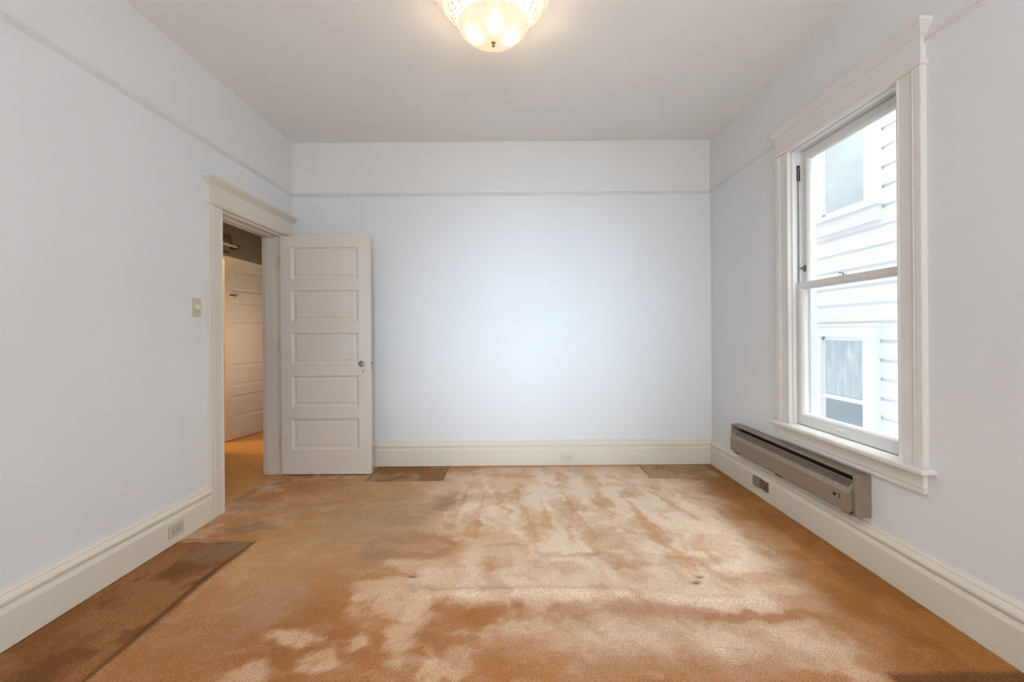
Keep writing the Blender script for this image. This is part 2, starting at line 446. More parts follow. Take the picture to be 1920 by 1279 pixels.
    col = mix(col, L(164, 110, 66), 0.75 * blob(wx, wy, -1.15, 1.6, .6, .55, 0, .7))
    col = mix(col, L(186, 138, 88), 0.5 * blob(wx, wy, -1.5, 3.1, .35, .45, 0, .6) * sst(.4, .6, n2))
    gs = polyl(wx, wy, [(-0.42, 3.35), (-0.55, 3.05), (-0.66, 2.8), (-0.74, 2.45)])
    col = mix(col, grey, 0.72 * (1 - sst(0.02, 0.17, gs)) * sst(.25, .55, n1 * .4 + nm * .6))
    col = mix(col, L(176, 152, 124), 0.5 * blob(wx, wy, -0.85, 2.95, .3, .4, 0, .6))
    col = mix(col, L(140, 122, 110), 0.6 * ragged(blob(wx, wy, -1.62, 2.80, .14, .05, 0, .8)))
    for (cx, cy, rx, ry) in [(-0.62, 2.11, .085, .085), (-0.55, 1.98, .15, .09), (-0.67, 1.65, .055, .05), (-0.22, 1.60, .05, .05), (-0.50, 2.36, .12, .06), (-0.42, 1.88, .055, .16), (-0.86, 1.80, .10, .04), (-0.6, 1.78, .06, .05), (-0.3, 1.64, .035, .07), (-0.98, 1.6, .10, .08), (-0.34, 2.2, .07, .06), (-0.72, 1.72, .05, .04)]:
        col = mix(col, L(234, 200, 166), 0.70 * ragged(blob(wx, wy, cx, cy, rx, ry, 0, .95), 1.7, .34))
    # fine brushed streaks everywhere, nap sheen put into the colour
    st = vnoise(wx + .3 * wy, wy, 8, 31, 5, 1.7, 0.6); st2 = vnoise(wx - .5 * wy, wy, 11, 32, 5, 0.6, 1.8)
    rt = sst(-0.9, -0.2, X)
    col = mix(col, dark, (0.10 + 0.20 * rt) * sst(0.50, 0.68, st)); col = mix(col, light, (0.07 + 0.15 * rt) * sst(0.52, 0.70, st2))
    # window stool's shade painted as darker orange along right wall; unfaded orange along front
    wall_shade = sst(0.62, 0.10, XR - .03 - X + 0.25 * (nm - .5) - 0.10 * (Y < 2.6)) if False else 1 - sst(0.16, 0.62, (XR - .03 - X) + 0.35 * (nm - .5) + 0.05 * (Y - 2.5))
    col = mix(col, edge, 0.92 * wall_shade * (X > 0.9))
    col = mix(col, L(196, 140, 80), 0.45 * wall_shade * sst(.52, .62, n2))
    col = mix(col, L(190, 128, 66), 0.30 * (1 - sst(1.35, 1.75, Y + .3 * (nm - .5))))
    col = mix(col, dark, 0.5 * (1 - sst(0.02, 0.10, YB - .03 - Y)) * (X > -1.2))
    # soiled rectangles where furniture stood
    col = mix(col, brown, 0.90 * inside)
    col = mix(col, L(170, 120, 74), 0.8 * inside * sst(.46, .60, nm * .5 + st * .5))
    col = mix(col, L(124, 78, 38), 0.7 * inside * sst(.52, .62, n2))
    col = mix(col, grey * 0.9, 0.6 * blob(wx, wy, -1.62, 2.52, .14, .09, 0, .6) * inside)
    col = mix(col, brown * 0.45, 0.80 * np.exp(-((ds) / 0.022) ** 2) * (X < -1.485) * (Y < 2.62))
    col = mix(col, grey * 0.95, 0.70 * bl * sst(.35, .5, nm * .7 + nf * .3 + .05)); col = mix(col, brown * 1.1, 0.75 * bl * sst(.5, .6, n2))
    col = mix(col, L(190, 160, 124), 0.92 * br); col = mix(col, L(158, 128, 94), 0.7 * br * sst(.45, .6, nm))
    col = mix(col, L(112, 74, 42), 0.85 * rb)
    for r_ in (bl, br):
        e = r_ * (1 - r_) * 4
        col = mix(col, brown * 0.6, 0.7 * e)
    for cx, cy in ((0.91, 2.22), (-0.5, 2.25), (0.87, 2.17)):
        q = ((X + .02 * (nf - .5) - cx) / 0.022) ** 2 + ((Y + .03 * (nf - .5) - cy) / 0.010) ** 2
        col = mix(col, brown * 0.4, np.exp(-q) * 0.9)
    # seam line at the end of the strip
    col = mix(col, brown * 0.6, 0.7 * np.exp(-(polyl(sx, sy, [(-1.92, 2.66), (-1.70, 2.65)]) / .008) ** 2))
    hall = (X < -2.0).astype(float)
    col = mix(col, L(226, 172, 106), 0.85 * hall)
    # small creases in the doorway
    for pts in ([(-2.5, 3.95), (-2.2, 4.05), (-2.0, 4.0)], [(-2.3, 3.55), (-2.0, 3.7)]):
        Z += 0.004 * np.exp(-(polyl(X, Y, pts) / 0.03) ** 2)
    Z = Z - Z.max() * 0
    nx, ny = X.shape
    verts = np.stack([X, Y, Z], -1).reshape(-1, 3)
    idx = np.arange(nx * ny).reshape(nx, ny)
    faces = np.stack([idx[:-1, :-1], idx[1:, :-1], idx[1:, 1:], idx[:-1, 1:]], -1).reshape(-1, 4)
    me = bpy.data.meshes.new('floor'); me.from_pydata(verts.tolist(), [], faces.tolist())
    ca = me.color_attributes.new('worn_shaded_pile', 'FLOAT_COLOR', 'POINT')
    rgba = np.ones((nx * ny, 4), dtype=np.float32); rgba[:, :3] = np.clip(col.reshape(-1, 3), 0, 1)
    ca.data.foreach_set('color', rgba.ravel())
    for p in me.polygons: p.use_smooth = True
    m, nt, b = new_mat('worn_tan_carpet')
    a = nd(nt, 'ShaderNodeVertexColor'); a.layer_name = 'worn_shaded_pile'
    P = pos(nt)
    f = noise(nt, 190, 3, 0.7, vec=P)
    g = noise(nt, 42, 3, 0.6, vec=P)
    v = ramp(nt, f, [(0.34, (0.50, 0.44, 0.38, 1)), (0.50, (0.98, 0.97, 0.96, 1)), (0.66, (1.22, 1.24, 1.26, 1))])
    v2 = ramp(nt, g, [(0.3, (0.93, 0.92, 0.9, 1)), (0.7, (1.03, 1.03, 1.03, 1))])
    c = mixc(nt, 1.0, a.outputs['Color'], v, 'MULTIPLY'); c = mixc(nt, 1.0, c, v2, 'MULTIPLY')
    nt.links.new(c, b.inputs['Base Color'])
    b.inputs['Roughness'].default_value = 0.95; b.inputs['Specular IOR Level'].default_value = 0.1
    b.inputs['Sheen Weight'].default_value = 0.06; b.inputs['Sheen Roughness'].default_value = 0.5
    b.inputs['Sheen Tint'].default_value = (1, 0.85, 0.7, 1)
    bump(nt, b, f, 0.8, 0.004)
    me.materials.append(m)
    o = bpy.data.objects.new('floor', me); C.objects.link(o)
    S(o, 'worn tan wall-to-wall carpet with stains, brushed nap and a low wrinkle', 'carpet')
make_floor()

# ------------------------------------------------------------------ walls and ceiling
b = MB()
b.box(-5.2, YF - .15, H, XR + TR, 7.2, H + .12)
S(b.build('ceiling', 'ceil'), 'plain cream ceiling over the whole room', 'ceiling')
b = MB()
b.box(XL - TL, YF - .15, 0, XL, DY0, H).box(XL - TL, DY1, 0, XL, YB + .15, H).box(XL - TL, DY0, DZ, XL, DY1, H)
S(b.build('wall_left', 'wall'), 'left wall pierced by the doorway, white with cream band above rail', 'wall')
b = MB(); b.box(XL, YB, 0, XR + TR, YB + .15, H)
S(b.build('wall_back', 'wall'), 'blank back wall facing the camera, pale lavender white', 'wall')
b = MB()
b.box(XR, YF - .15, 0, XR + TR, WY0 - .02, H).box(XR, WY1 + .02, 0, XR + TR, YB, H).box(XR, WY0 - .02, 0, XR + TR, WY1 + .02, WZ0 - .03).box(XR, WY0 - .02, WZ1 + .015, XR + TR, WY1 + .02, H)
S(b.build('wall_right', 'wall'), 'right wall around the tall sash window', 'wall')
b = MB()   # wall behind the camera with its own wide window opening
RX0, RX1, RZ0, RZ1 = -0.65, 1.35, 0.65, 2.45
b.box(XL, YF - .15, 0, RX0, YF, H).box(RX1, YF - .15, 0, XR, YF, H).box(RX0, YF - .15, 0, RX1, YF, RZ0).box(RX0, YF - .15, RZ1, RX1, YF, H)
S(b.build('wall_front', 'wall'), 'wall behind the camera with a wide window opening', 'wall')

# baseboards: profile (protrusion, z), mitred at the corners
BP = [(0, 0), (.030, 0), (.030, .140), (.026, .150), (.017, .163), (.017, .174), (.031, .177), (.031, .187), (.024, .199), (.017, .206), (.017, .212), (.011, .220), (0, .222)]
def baseboard(name, wall, axis, side, a, c, mit, label):
    """axis 'Y': runs along y on wall x=wall ; axis 'X': runs along x on wall y=wall"""
    A = []; B = []
    for p, z in BP:
        aa = a + (p if mit[0] else 0); cc = c - (p if mit[1] else 0)
        if axis == 'Y': A.append((wall + side * p, aa, z)); B.append((wall + side * p, cc, z))
        else: A.append((aa, wall + side * p, z)); B.append((cc, wall + side * p, z))
    o = MB().prism(A, B).build(name, 'base'); S(o, label, 'baseboard'); return o
bb_l = baseboard('baseboard_left', XL, 'Y', 1, YF, DY0 - .139, (1, 0), 'cream moulded baseboard along the left wall up to the door casing')
bb_b = baseboard('baseboard_back', YB, 'X', -1, XL, XR, (1, 1), 'cream moulded baseboard along the back wall')
bb_r = baseboard('baseboard_right', XR, 'Y', -1, YF, YB, (1, 1), 'cream moulded baseboard along the right wall under the heater')

# picture rails: three reeds
RP = [(0, RAIL)]
for k in range(3):
    z0 = RAIL + .002 + k * .0115
    RP += [(.004, z0), (.010, z0 + .0024), (.0125, z0 + .0055), (.010, z0 + .0086), (.004, z0 + .0105)]
RP += [(0, RAIL + .037)]
def prail(name, wall, axis, side, a, c, mit, label):
    A = []; B = []
    for p, z in RP:
        aa = a + (p if mit[0] else 0); cc = c - (p if mit[1] else 0)
        if axis == 'Y': A.append((wall + side * p, aa, z)); B.append((wall + side * p, cc, z))
        else: A.append((aa, wall + side * p, z)); B.append((cc, wall + side * p, z))
    S(MB().prism(A, B).build(name, 'rail'), label, 'picture rail')
prail('trim_1', XL, 'Y', 1, YF, YB, (1, 1), 'thin reeded picture rail along the left wall')
prail('trim_2', YB, 'X', -1, XL, XR, (1, 1), 'thin reeded picture rail across the back wall')
prail('trim_3', XR, 'Y', -1, YF, WY0 - .130, (1, 0), 'reeded picture rail on the right wall, near side of the window')
prail('trim_4', XR, 'Y', -1, WY1 + .130, YB, (0, 1), 'reeded picture rail on the right wall between window and corner')

# ------------------------------------------------------------------ casings
def fluted(x, side, y0, y1, z0, z1, outer_low=True):
    """flat casing board with a groove and a raised outer band; outer_low: the outer edge is at y0"""
    P = [(0, 0), (0, .024), (.004, .026), (.030, .026), (.034, .023), (.037, .023), (.041, .0255), (.046, .0255), (.050, .020), (.060, .0185), (.118, .0185), (.124, .022), (.130, .022), (.130, 0)]
    s = abs(y1 - y0) / .130
    A = []; B = []
    for d, p in P:
        y = (y0 + d * s) if outer_low else (y1 - d * s)
        A.append((x + side * p, y, z0)); B.append((x + side * p, y, z1))
    return MB().prism(A, B)

dc = empty('trim_5', (XL, (DY0 + DY1) / 2, 0))
S(dc, 'cream door casing with crown head around the left doorway', 'door casing')
fluted(XL, 1, DY0 - .139, DY0, 0, DZ - .004).build('side_casing', 'casing', dc)
fluted(XL, 1, DY1 + .012, DY1 + .142, 0, DZ - .004, False).build('side_casing', 'casing', dc)
Y0, Y1 = DY0 - .139, DY1 + .142
b = MB().loft(tiers(XL, 1, Y0, Y1, [(.026, DZ - .004), (.032, DZ), (.036, DZ + .008), (.036, DZ + .016), (.032, DZ + .024), (.026, DZ + .028)]))
b.build('head_bead', 'casing', dc)
b = MB().loft(tiers(XL, 1, Y0, Y1, [(.024, DZ + .028), (.024, 2.190)])); b.build('frieze_board', 'casing', dc)
b = MB().loft(tiers(XL, 1, Y0, Y1, [(.024, 2.188), (.031, 2.190), (.031, 2.196), (.036, 2.200), (.046, 2.208), (.058, 2.218), (.060, 2.223), (.064, 2.225), (.064, 2.236)]))
b.build('crown', 'casing', dc)
# jamb lining and stop
b = MB()
b.box(XL - TL - .01, DY0 - .016, 0, XL + .002, DY0 + .001, DZ + .002)
b.box(XL - TL - .01, DY1 - .002, 0, XL + .002, DY1 + .012, DZ + .002)
b.box(XL - TL - .01, DY0, DZ - .020, XL + .002, DY1, DZ + .004)
b.build('jamb', 'casing', dc, 0.0015)
b = MB()
b.box(XL - TL + .02, DY0, 0, XL - .055, DY0 + .013, DZ - .02).box(XL - TL + .02, DY1 - .014, 0, XL - .055, DY1 - .001, DZ - .02).box(XL - TL + .02, DY0, DZ - .033, XL - .055, DY1, DZ - .02)
b.build('door_stop', 'casing', dc, 0.0015)
b = MB().box(XL - .040, DY1 - .0045, .9, XL + .0, DY1 - .0005, 1.0)

# ------------------------------------------------------------------ panelled doors
def panel_door(w, h, t, xs, zs):
    """leaf in local coordinates: x 0..w, y 0..t (front at y=0), z 0..h; panels xs=(x0,x1), zs=list of (z0,z1)"""
    b = MB(); x0, x1 = xs
    prof = [(0, 0), (.003, .0015), (.010, .0105), (.012, .0125), (.030, .0130), (.034, .0115), (.040, .0070)]
    for side in (0, 1):
        Yf = lambda d: d if side == 0 else t - d
        q = lambda a0, c0, a1, c1: b.add([(a0, Yf(0), c0), (a1, Yf(0), c0), (a1, Yf(0), c1), (a0, Yf(0), c1)], [(0, 1, 2, 3)])
        q(0, 0, x0, h); q(x1, 0, w, h)
        last = 0
        for z0, z1 in sorted(zs):
            q(x0, last, x1, z0); last = z1
            rings = [[(x0 + i, Yf(d), z0 + i), (x1 - i, Yf(d), z0 + i), (x1 - i, Yf(d), z1 - i), (x0 + i, Yf(d), z1 - i)] for i, d in prof]
            b.loft(rings, 0, (False, True))
        q(x0, last, x1, h)
    # edges
    b.add([(0, 0, 0), (w, 0, 0), (w, t, 0), (0, t, 0)], [(0, 1, 2, 3)]); b.add([(0, 0, h), (w, 0, h), (w, t, h), (0, t, h)], [(0, 1, 2, 3)])
    b.add([(0, 0, 0), (0, t, 0), (0, t, h), (0, 0, h)], [(0, 1, 2, 3)]); b.add([(w, 0, 0), (w, t, 0), (w, t, h), (w, 0, h)], [(0, 1, 2, 3)])
    return b

LW, LH, LT = .757, 2.020, .040
LX, LY, LZ = -1.958, 3.842, .010
d1 = empty('door_1', (LX, LY, 0)); S(d1, 'open five-panel off-white door standing in front of the back wall', 'door')
zt = 0.010 + LH
panels = [(LH - .365, LH - .095), (LH - .726, LH - .460), (LH - 1.090, LH - .822), (LH - 1.452, LH - 1.184), (LH - 1.812, LH - 1.550)]
panel_door(LW, LH, LT, (.088, .655), panels).build('door_leaf', 'door', d1, mat_world=Matrix.Translation((LX, LY, LZ)))
kx, kz = -1.262, .945
b = MB().box(kx - .024, LY - .003, kz - .135, kx + .024, LY, kz + .045)
esc = b.build('escutcheon', 'door', d1, 0.0012)
b = MB(); b.lathe([(.0048, -.0036), (.0048, -.003)], (kx, LY, kz - .062), 'Y', 16); b.box(kx - .002, LY - .0036, kz - .080, kx + .002, LY - .003, kz - .062)
b.build('keyhole', 'dark', esc)
b = MB().lathe([(.0, -.0), (.017, -.0), (.017, -.006), (.011, -.010), (.008, -.014), (.008, -.030), (.012, -.033), (.013, -.038), (.0, -.038)], (kx, LY - .002, kz), 'Y', 24)
sh = b.build('knob_shank', 'nickel', d1, 0, True)
b = MB().lathe([(.0, -.036), (.012, -.037), (.022, -.043), (.026, -.051), (.024, -.059), (.016, -.065), (.0, -.066)], (kx, LY, kz), 'Y', 12)
b.build('glass_knob', 'knob', d1)
b = MB().lathe([(.0, .0), (.017, .0), (.017, .006), (.008, .012), (.008, .03), (.020, .034), (.024, .042), (.020, .052), (.0, .054)], (kx, LY + LT, kz), 'Y', 16)
b.build('glass_knob', 'knob', d1)
b = MB().box(LX + LW, LY + .011, kz - .06, LX + LW + .0012, LY + .031, kz + .06).box(LX + LW, LY + .014, kz - .008, LX + LW + .008, LY + .028, kz + .008, 1)
b.build('latch_plate', ['nickel', 'steel'], d1)
for z in (.28, 1.10, 1.82):
    b = MB().lathe([(.0, -.048), (.0045, -.046), (.0062, -.044), (.0062, .044), (.0045, .046), (0, .05)], (LX - .006, LY - .004, z), 'Z', 12)
    b.box(LX - .036, LY + LT - .001, z - .044, LX - .002, LY + LT + .0015, z + .044)
    b.build('hinge', 'hinge', d1)

# ------------------------------------------------------------------ hall beyond the doorway
HX = -3.00                    # face of the hall's far wall
HD0, HD1, HDZ = 4.62, 5.80, 2.030
b = MB()
b.box(HX - .12, 1.4, 0, HX, HD0, H).box(HX - .12, HD1, 0, HX, 7.2, H).box(HX - .12, HD0, HDZ, HX, HD1, H)
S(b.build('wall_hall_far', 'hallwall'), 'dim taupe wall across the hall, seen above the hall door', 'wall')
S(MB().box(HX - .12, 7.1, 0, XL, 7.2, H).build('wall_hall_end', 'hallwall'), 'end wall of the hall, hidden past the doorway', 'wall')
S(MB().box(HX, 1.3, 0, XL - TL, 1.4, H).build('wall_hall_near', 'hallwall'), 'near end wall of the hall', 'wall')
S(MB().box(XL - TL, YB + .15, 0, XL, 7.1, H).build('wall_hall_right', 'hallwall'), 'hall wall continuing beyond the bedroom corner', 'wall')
b = MB().box(-5.1, 3.3, 0, -5.0, 7.0, H).box(-5.0, 3.3, 0, HX - .12, 3.4, H).box(-5.0, 6.9, 0, HX - .12, 7.0, H)
S(b.build('wall_far_room', 'cream'), 'warm lit cream walls of the room beyond the hall door', 'wall')
# frame of the hall door
b = MB().box(HX - .125, HD0 - .015, 0, HX + .004, HD0, HDZ).box(HX - .125, HD1, 0, HX + .004, HD1 + .015, HDZ).box(HX - .125, HD0, HDZ - .012, HX + .004, HD1, HDZ)
S(b.build('trim_6', 'casing', None, .0015), 'frame of the hall door seen through the doorway', 'door frame')

ang = math.atan2(5.79 - 5.03, -3.035 + 3.19)
d2 = empty('door_2', (-3.185, 5.03, 0)); S(d2, 'five-panel door across the hall, ajar, seen through the doorway', 'door')
T2 = Matrix.Translation((-3.185, 5.03, .012)) @ Matrix.Rotation(ang, 4, 'Z')
w2 = .79
panel_door(w2, 2.05, .04, (.10, w2 - .10), [(1.67, 1.93), (1.31, 1.57), (.95, 1.21), (.59, .85), (.23, .49)]).build('door_leaf', 'door', d2, mat_world=T2)
b = MB().box(.07, -.004, 1.62, .17, 0, 1.64)
b.tube([(.10, -.002, 1.63), (.10, -.03, 1.615), (.10, -.045, 1.60), (.10, -.05, 1.62)], .005).tube([(.14, -.002, 1.63), (.14, -.035, 1.63), (.14, -.055, 1.65)], .005)
b.build('coat_hook', 'nickel', d2, mat_world=T2)
# rod above the hall door
b = MB()
rod = empty('curtain_rod', (HX, 5.0, 2.2)); tag(rod, 'short off-white rod with bracket on the hall wall above the hall door', 'curtain rod')
MB().tube([(HX + .06, 4.2, 2.135), (HX + .06, 4.86, 2.135)], .016, 12).build('pole', 'casing', rod, 0, True)
MB().box(HX, 4.84, 2.105, HX + .012, 4.87, 2.175).box(HX, 4.845, 2.108, HX + .075, 4.865, 2.118).tube([(HX + .07, 4.855, 2.115), (HX + .080, 4.855, 2.14), (HX + .072, 4.855, 2.16)], .005).build('bracket', 'steel', rod)
S(MB().box(HX, 4.2, 2.045, HX + .02, 4.82, 2.052).box(HX, 4.2, 2.052, HX + .012, 4.82, 2.060).build('trim_7', 'hallwall'), 'short ledge moulding on hall wall beside the top of the hall door', 'moulding')

# ------------------------------------------------------------------ window on the right
win = empty('window_1', (XR, (WY0 + WY1) / 2, WZ0)); S(win, 'tall white double-hung sash window on the right wall', 'window')
CW = .130
fluted(XR, -1, WY0 - CW, WY0, WZ0, WZ1 - .004).build('side_casing', 'wincase', win)
fluted(XR, -1, WY1, WY1 + CW, WZ0, WZ1 - .004, False).build('side_casing', 'wincase', win)
Y0, Y1 = WY0 - CW, WY1 + CW
MB().loft(tiers(XR, -1, Y0, Y1, [(.026, WZ1 - .006), (.033, WZ1 - .003), (.037, WZ1 + .004), (.037, WZ1 + .012), (.033, WZ1 + .020), (.026, WZ1 + .025)])).build('head_bead', 'wincase', win)
MB().loft(tiers(XR, -1, Y0, Y1, [(.025, WZ1 + .025), (.025, 2.486)])).build('frieze_board', 'wincase', win)
MB().loft(tiers(XR, -1, Y0, Y1, [(.025, 2.482), (.031, 2.485), (.031, 2.491), (.035, 2.496), (.042, 2.507), (.052, 2.517), (.054, 2.522), (.058, 2.524), (.058, 2.540)])).build('crown', 'wincase', win)
# stool (inner sill) and apron
st = MB().loft([[(XR + .075, WY0, z), (XR + .075, WY1, z), (XR, WY1, z), (XR, WY1 + CW + .035 - i, z), (XR - .066 + i, WY1 + CW + .035 - i, z), (XR - .066 + i, WY0 - CW - .035 + i, z), (XR, WY0 - CW - .035 + i, z), (XR, WY0, z)]
                for i, z in ((.006, WZ0 - .026), (.001, WZ0 - .022), (0, WZ0 - .014), (.001, WZ0 - .005), (.006, WZ0))])
st.build('stool', 'wincase', win)
MB().loft(tiers(XR, -1, Y0 + .005, Y1 - .005, [(.022, WZ0 - .026), (.022, WZ0 - .095), (.018, WZ0 - .098), (.018, WZ0 - .103), (.022, WZ0 - .106), (.022, WZ0 - .118)], 0)).build('apron', 'wincase', win, .0015)
# jamb box, stops, parting bead
b = MB()
X1 = XR + TR
b.box(XR, WY0 - .02, WZ0 - .03, X1, WY0 + .0, WZ1 + .015).box(XR, WY1, WZ0 - .03, X1, WY1 + .02, WZ1 + .015).box(XR, WY0, WZ1, X1, WY1, WZ1 + .015)
b.build('jamb', 'sash', win)
b = MB()
for y0, y1 in ((WY0, WY0 + .010), (WY1 - .010, WY1)): b.box(XR + .004, y0, WZ0, XR + .028, y1, WZ1)
b.box(XR + .004, WY0, WZ1 - .012, XR + .028, WY1, WZ1)
b.build('inner_stop', 'sash', win, .002)
b = MB()
for y0, y1 in ((WY0, WY0 + .008), (WY1 - .008, WY1)): b.box(XR + .0665, y0, WZ0, XR + .0735, y1, WZ1)
b.box(XR + .0665, WY0, WZ1 - .008, XR + .0735, WY1, WZ1); b.build('parting_bead', 'sash', win, .001)
b = MB()
for y0, y1 in ((WY0, WY0 + .012), (WY1 - .012, WY1)): b.box(XR + .112, y0, WZ0, X1, y1, WZ1)
b.box(XR + .112, WY0, WZ1 - .012, X1, WY1, WZ1); b.build('outer_stop', 'sash', win, .001)
MB().prism([(XR + .075, WY0, WZ0 - .03), (XR + .075, WY0, WZ0 + .003), (X1 + .05, WY0, WZ0 - .045), (X1 + .05, WY0, WZ0 - .075)],
           [(XR + .075, WY1, WZ0 - .03), (XR + .075, WY1, WZ0 + .003), (X1 + .05, WY1, WZ0 - .045), (X1 + .05, WY1, WZ0 - .075)]).build('outer_sill', 'siding', win)

def sash(name, x0, x1, z0, z1, stile, top, bot, parent):
    """frame with a sloped glazing bead on the room side; returns frame"""
    y0, y1 = WY0 + .003, WY1 - .003
    b = MB()
    O = [(y0, z0), (y1, z0), (y1, z1), (y0, z1)]
    I = lambda i: [(y0 + stile + i, z0 + bot + i), (y1 - stile - i, z0 + bot + i), (y1 - stile - i, z1 - top - i), (y0 + stile + i, z1 - top - i)]
    xg = (x0 + x1) / 2 + .004
    levels = [(x1, O), (x0, O), (x0, I(0)), (x0 + .004, I(.004)), (x0 + .005, I(.007)), (x0 + .013, I(.012)), (xg, I(.013)), (xg + .004, I(.013)), (x1, I(.002))]
    rings = [[(x, y, z) for y, z in L] for x, L in levels]
    b.loft(rings + [rings[0]], 0, (False, False))
    f = b.build(name, 'sash', parent)
    g = I(.011)
    MB().prism([(xg, y, z) for y, z in g], [(xg + .003, y, z) for y, z in g]).build('glass_pane', 'glass', f)
    return f
lower = sash('lower_sash', XR + .030, XR + .065, WZ0 + .004, 1.503, .040, .032, .062, win)
upper = sash('upper_sash', XR + .075, XR + .110, 1.468, WZ1 - .010, .040, .045, .034, win)
# sash lock on the meeting rail, lift on bottom rail, latch on the far stile
ym = 2.52
b = MB().box(XR + .034, ym - .03, 1.503, XR + .062, ym + .03, 1.506).lathe([(0, 0), (.011, 0), (.011, .010), (0, .012)], (XR + .048, ym, 1.506), 'Z', 16)
b.tube([(XR + .048, ym, 1.514), (XR + .044, ym + .022, 1.520), (XR + .040, ym + .034, 1.522)], .0045)
b.build('sash_lock', 'nickel', lower)
b = MB().box(XR + .026, 2.50, .630, XR + .031, 2.56, .644).tube([(XR + .028, 2.51, .642), (XR + .014, 2.515, .645), (XR + .010, 2.53, .647), (XR + .014, 2.545, .645), (XR + .028, 2.55, .642)], .0035)
b.build('sash_lift', 'sash', lower)
b = MB().box(XR + .070, WY1 - .035, 1.575, XR + .076, WY1 - .015, 1.615).lathe([(0, 0), (.008, 0), (.008, -.016), (.004, -.018), (.004, -.024), (0, -.026)], (XR + .070, WY1 - .025, 1.597), 'X', 12)
b.build('stile_latch', 'steel', upper)
b = MB().tube([(XR + .044, WY1 - .008, 1.50), (XR + .046, WY1 - .008, 1.85), (XR + .045, WY1 - .008, 2.18), (XR + .046, WY1 - .008, 2.235), (XR + .052, WY1 - .006, 2.25), (XR + .058, WY1 - .006, 2.23)], .0035)
b.box(XR + .040, WY1 - .004, 2.16, XR + .060, WY1 - .0005, 2.26, 1)
b.build('sash_cord', ['grey_plate', 'dark'], win)

# simple double window in the wall behind the camera
w2_ = empty('window_2', ((RX0 + RX1) / 2, YF, RZ0)); S(w2_, 'wide white window behind the camera', 'window')
b = MB().box(RX0 - .12, YF, RZ0 - .02, RX0, YF + .022, RZ1 + .12).box(RX1, YF, RZ0 - .02, RX1 + .12, YF + .022, RZ1 + .12).box(RX0, YF, RZ1, RX1, YF + .022, RZ1 + .12).box(RX0 - .15, YF, RZ0 - .05, RX1 + .15, YF + .06, RZ0 - .02)
b.build('casing', 'wincase', w2_, .002)
b = MB().box(RX0, YF - .10, RZ0, RX0 + .05, YF - .06, RZ1).box(RX1 - .05, YF - .10, RZ0, RX1, YF - .06, RZ1).box(RX0, YF - .10, RZ1 - .05, RX1, YF - .06, RZ1).box(RX0, YF - .10, RZ0, RX1, YF - .06, RZ0 + .06)
b.build('sash_frame', 'sash', w2_, .002)

# ------------------------------------------------------------------ neighbouring house across the alley
NX = 3.20
nb = empty('neighbor_house', (NX, 4.0, -1.5)); tag(nb, 'white lap-sided house wall across the alley, seen through the sash window', 'house')
E = .1665
b = MB()
z = .083 + 0.03 - 10 * E
while z < 5.2:
    P_ = [(NX, z), (NX + .03, z), (NX + .03, z + E), (NX + .024, z + E), (NX + .022, z + E - .018), (NX + .006, z + E - .034)]
    b.prism([(x_, -1, z_) for x_, z_ in P_], [(x_, 9, z_) for x_, z_ in P_])
    z += E
b.box(NX + .03, -1, -1.5, NX + .3, 9, 5.2)
b.build('lap_siding', ['siding', 'siding'], nb)
def nwindow(y0, y1, z0, z1, casing, sill, mid, lowmat):
    f = MB()
    f.box(NX - .050, y0 - casing, z0, NX + .01, y0, z1 + .10).box(NX - .050, y1, z0, NX + .01, y1 + casing, z1 + .10).box(NX - .050, y0, z1, NX + .01, y1, z1 + .10)
    f.box(NX - .06, y0 - casing - .02, z1 + .10, NX + .01, y1 + casing + .02, z1 + .125)
    if sill:
        f.box(NX - .07, y0 - casing - .03, z0 - .045, NX + .01, y1 + casing + .03, z0)
        f.box(NX - .03, y0 - casing, z0 - .16, NX + .01, y1 + casing, z0 - .045).box(NX - .045, y0 - casing - .01, z0 - .18, NX + .01, y1 + casing + .01, z0 - .15)
    w = f.build('window_frame', 'siding', nb, .003)
    s = .035
    g = MB().box(NX - .024, y0, z0, NX, y0 + s, z1).box(NX - .024, y1 - s, z0, NX, y1, z1).box(NX - .024, y0, z1 - s, NX, y1, z1).box(NX - .024, y0, z0, NX, y1, z0 + s)
    if mid: g.box(NX - .030, y0, mid - .02, NX + .008, y1, mid + .02)
    g.build('sash', 'siding', w, .002)
    if mid:
        MB().box(NX - .016, y0 + s, mid, NX - .012, y1 - s, z1 - s).build('pane', 'farglass', w)
        MB().box(NX - .016, y0 + s, z0 + s, NX - .012, y1 - s, mid).build('pane', lowmat, w)
    else:
        MB().box(NX - .016, y0 + s, z0 + s, NX - .012, y1 - s, z1 - s).build('pane', 'farpale', w)
nwindow(4.08, 4.64, -.35, 1.13, .13, True, .535, 'fardark')
nwindow(4.05, 4.62, 2.33, 3.75, .13, True, None, None)
S(MB().box(XR + TR, -3, -1.6, 6, 9, -1.5).build('ground', 'ground'), 'concrete alley ground outside the window', 'ground')

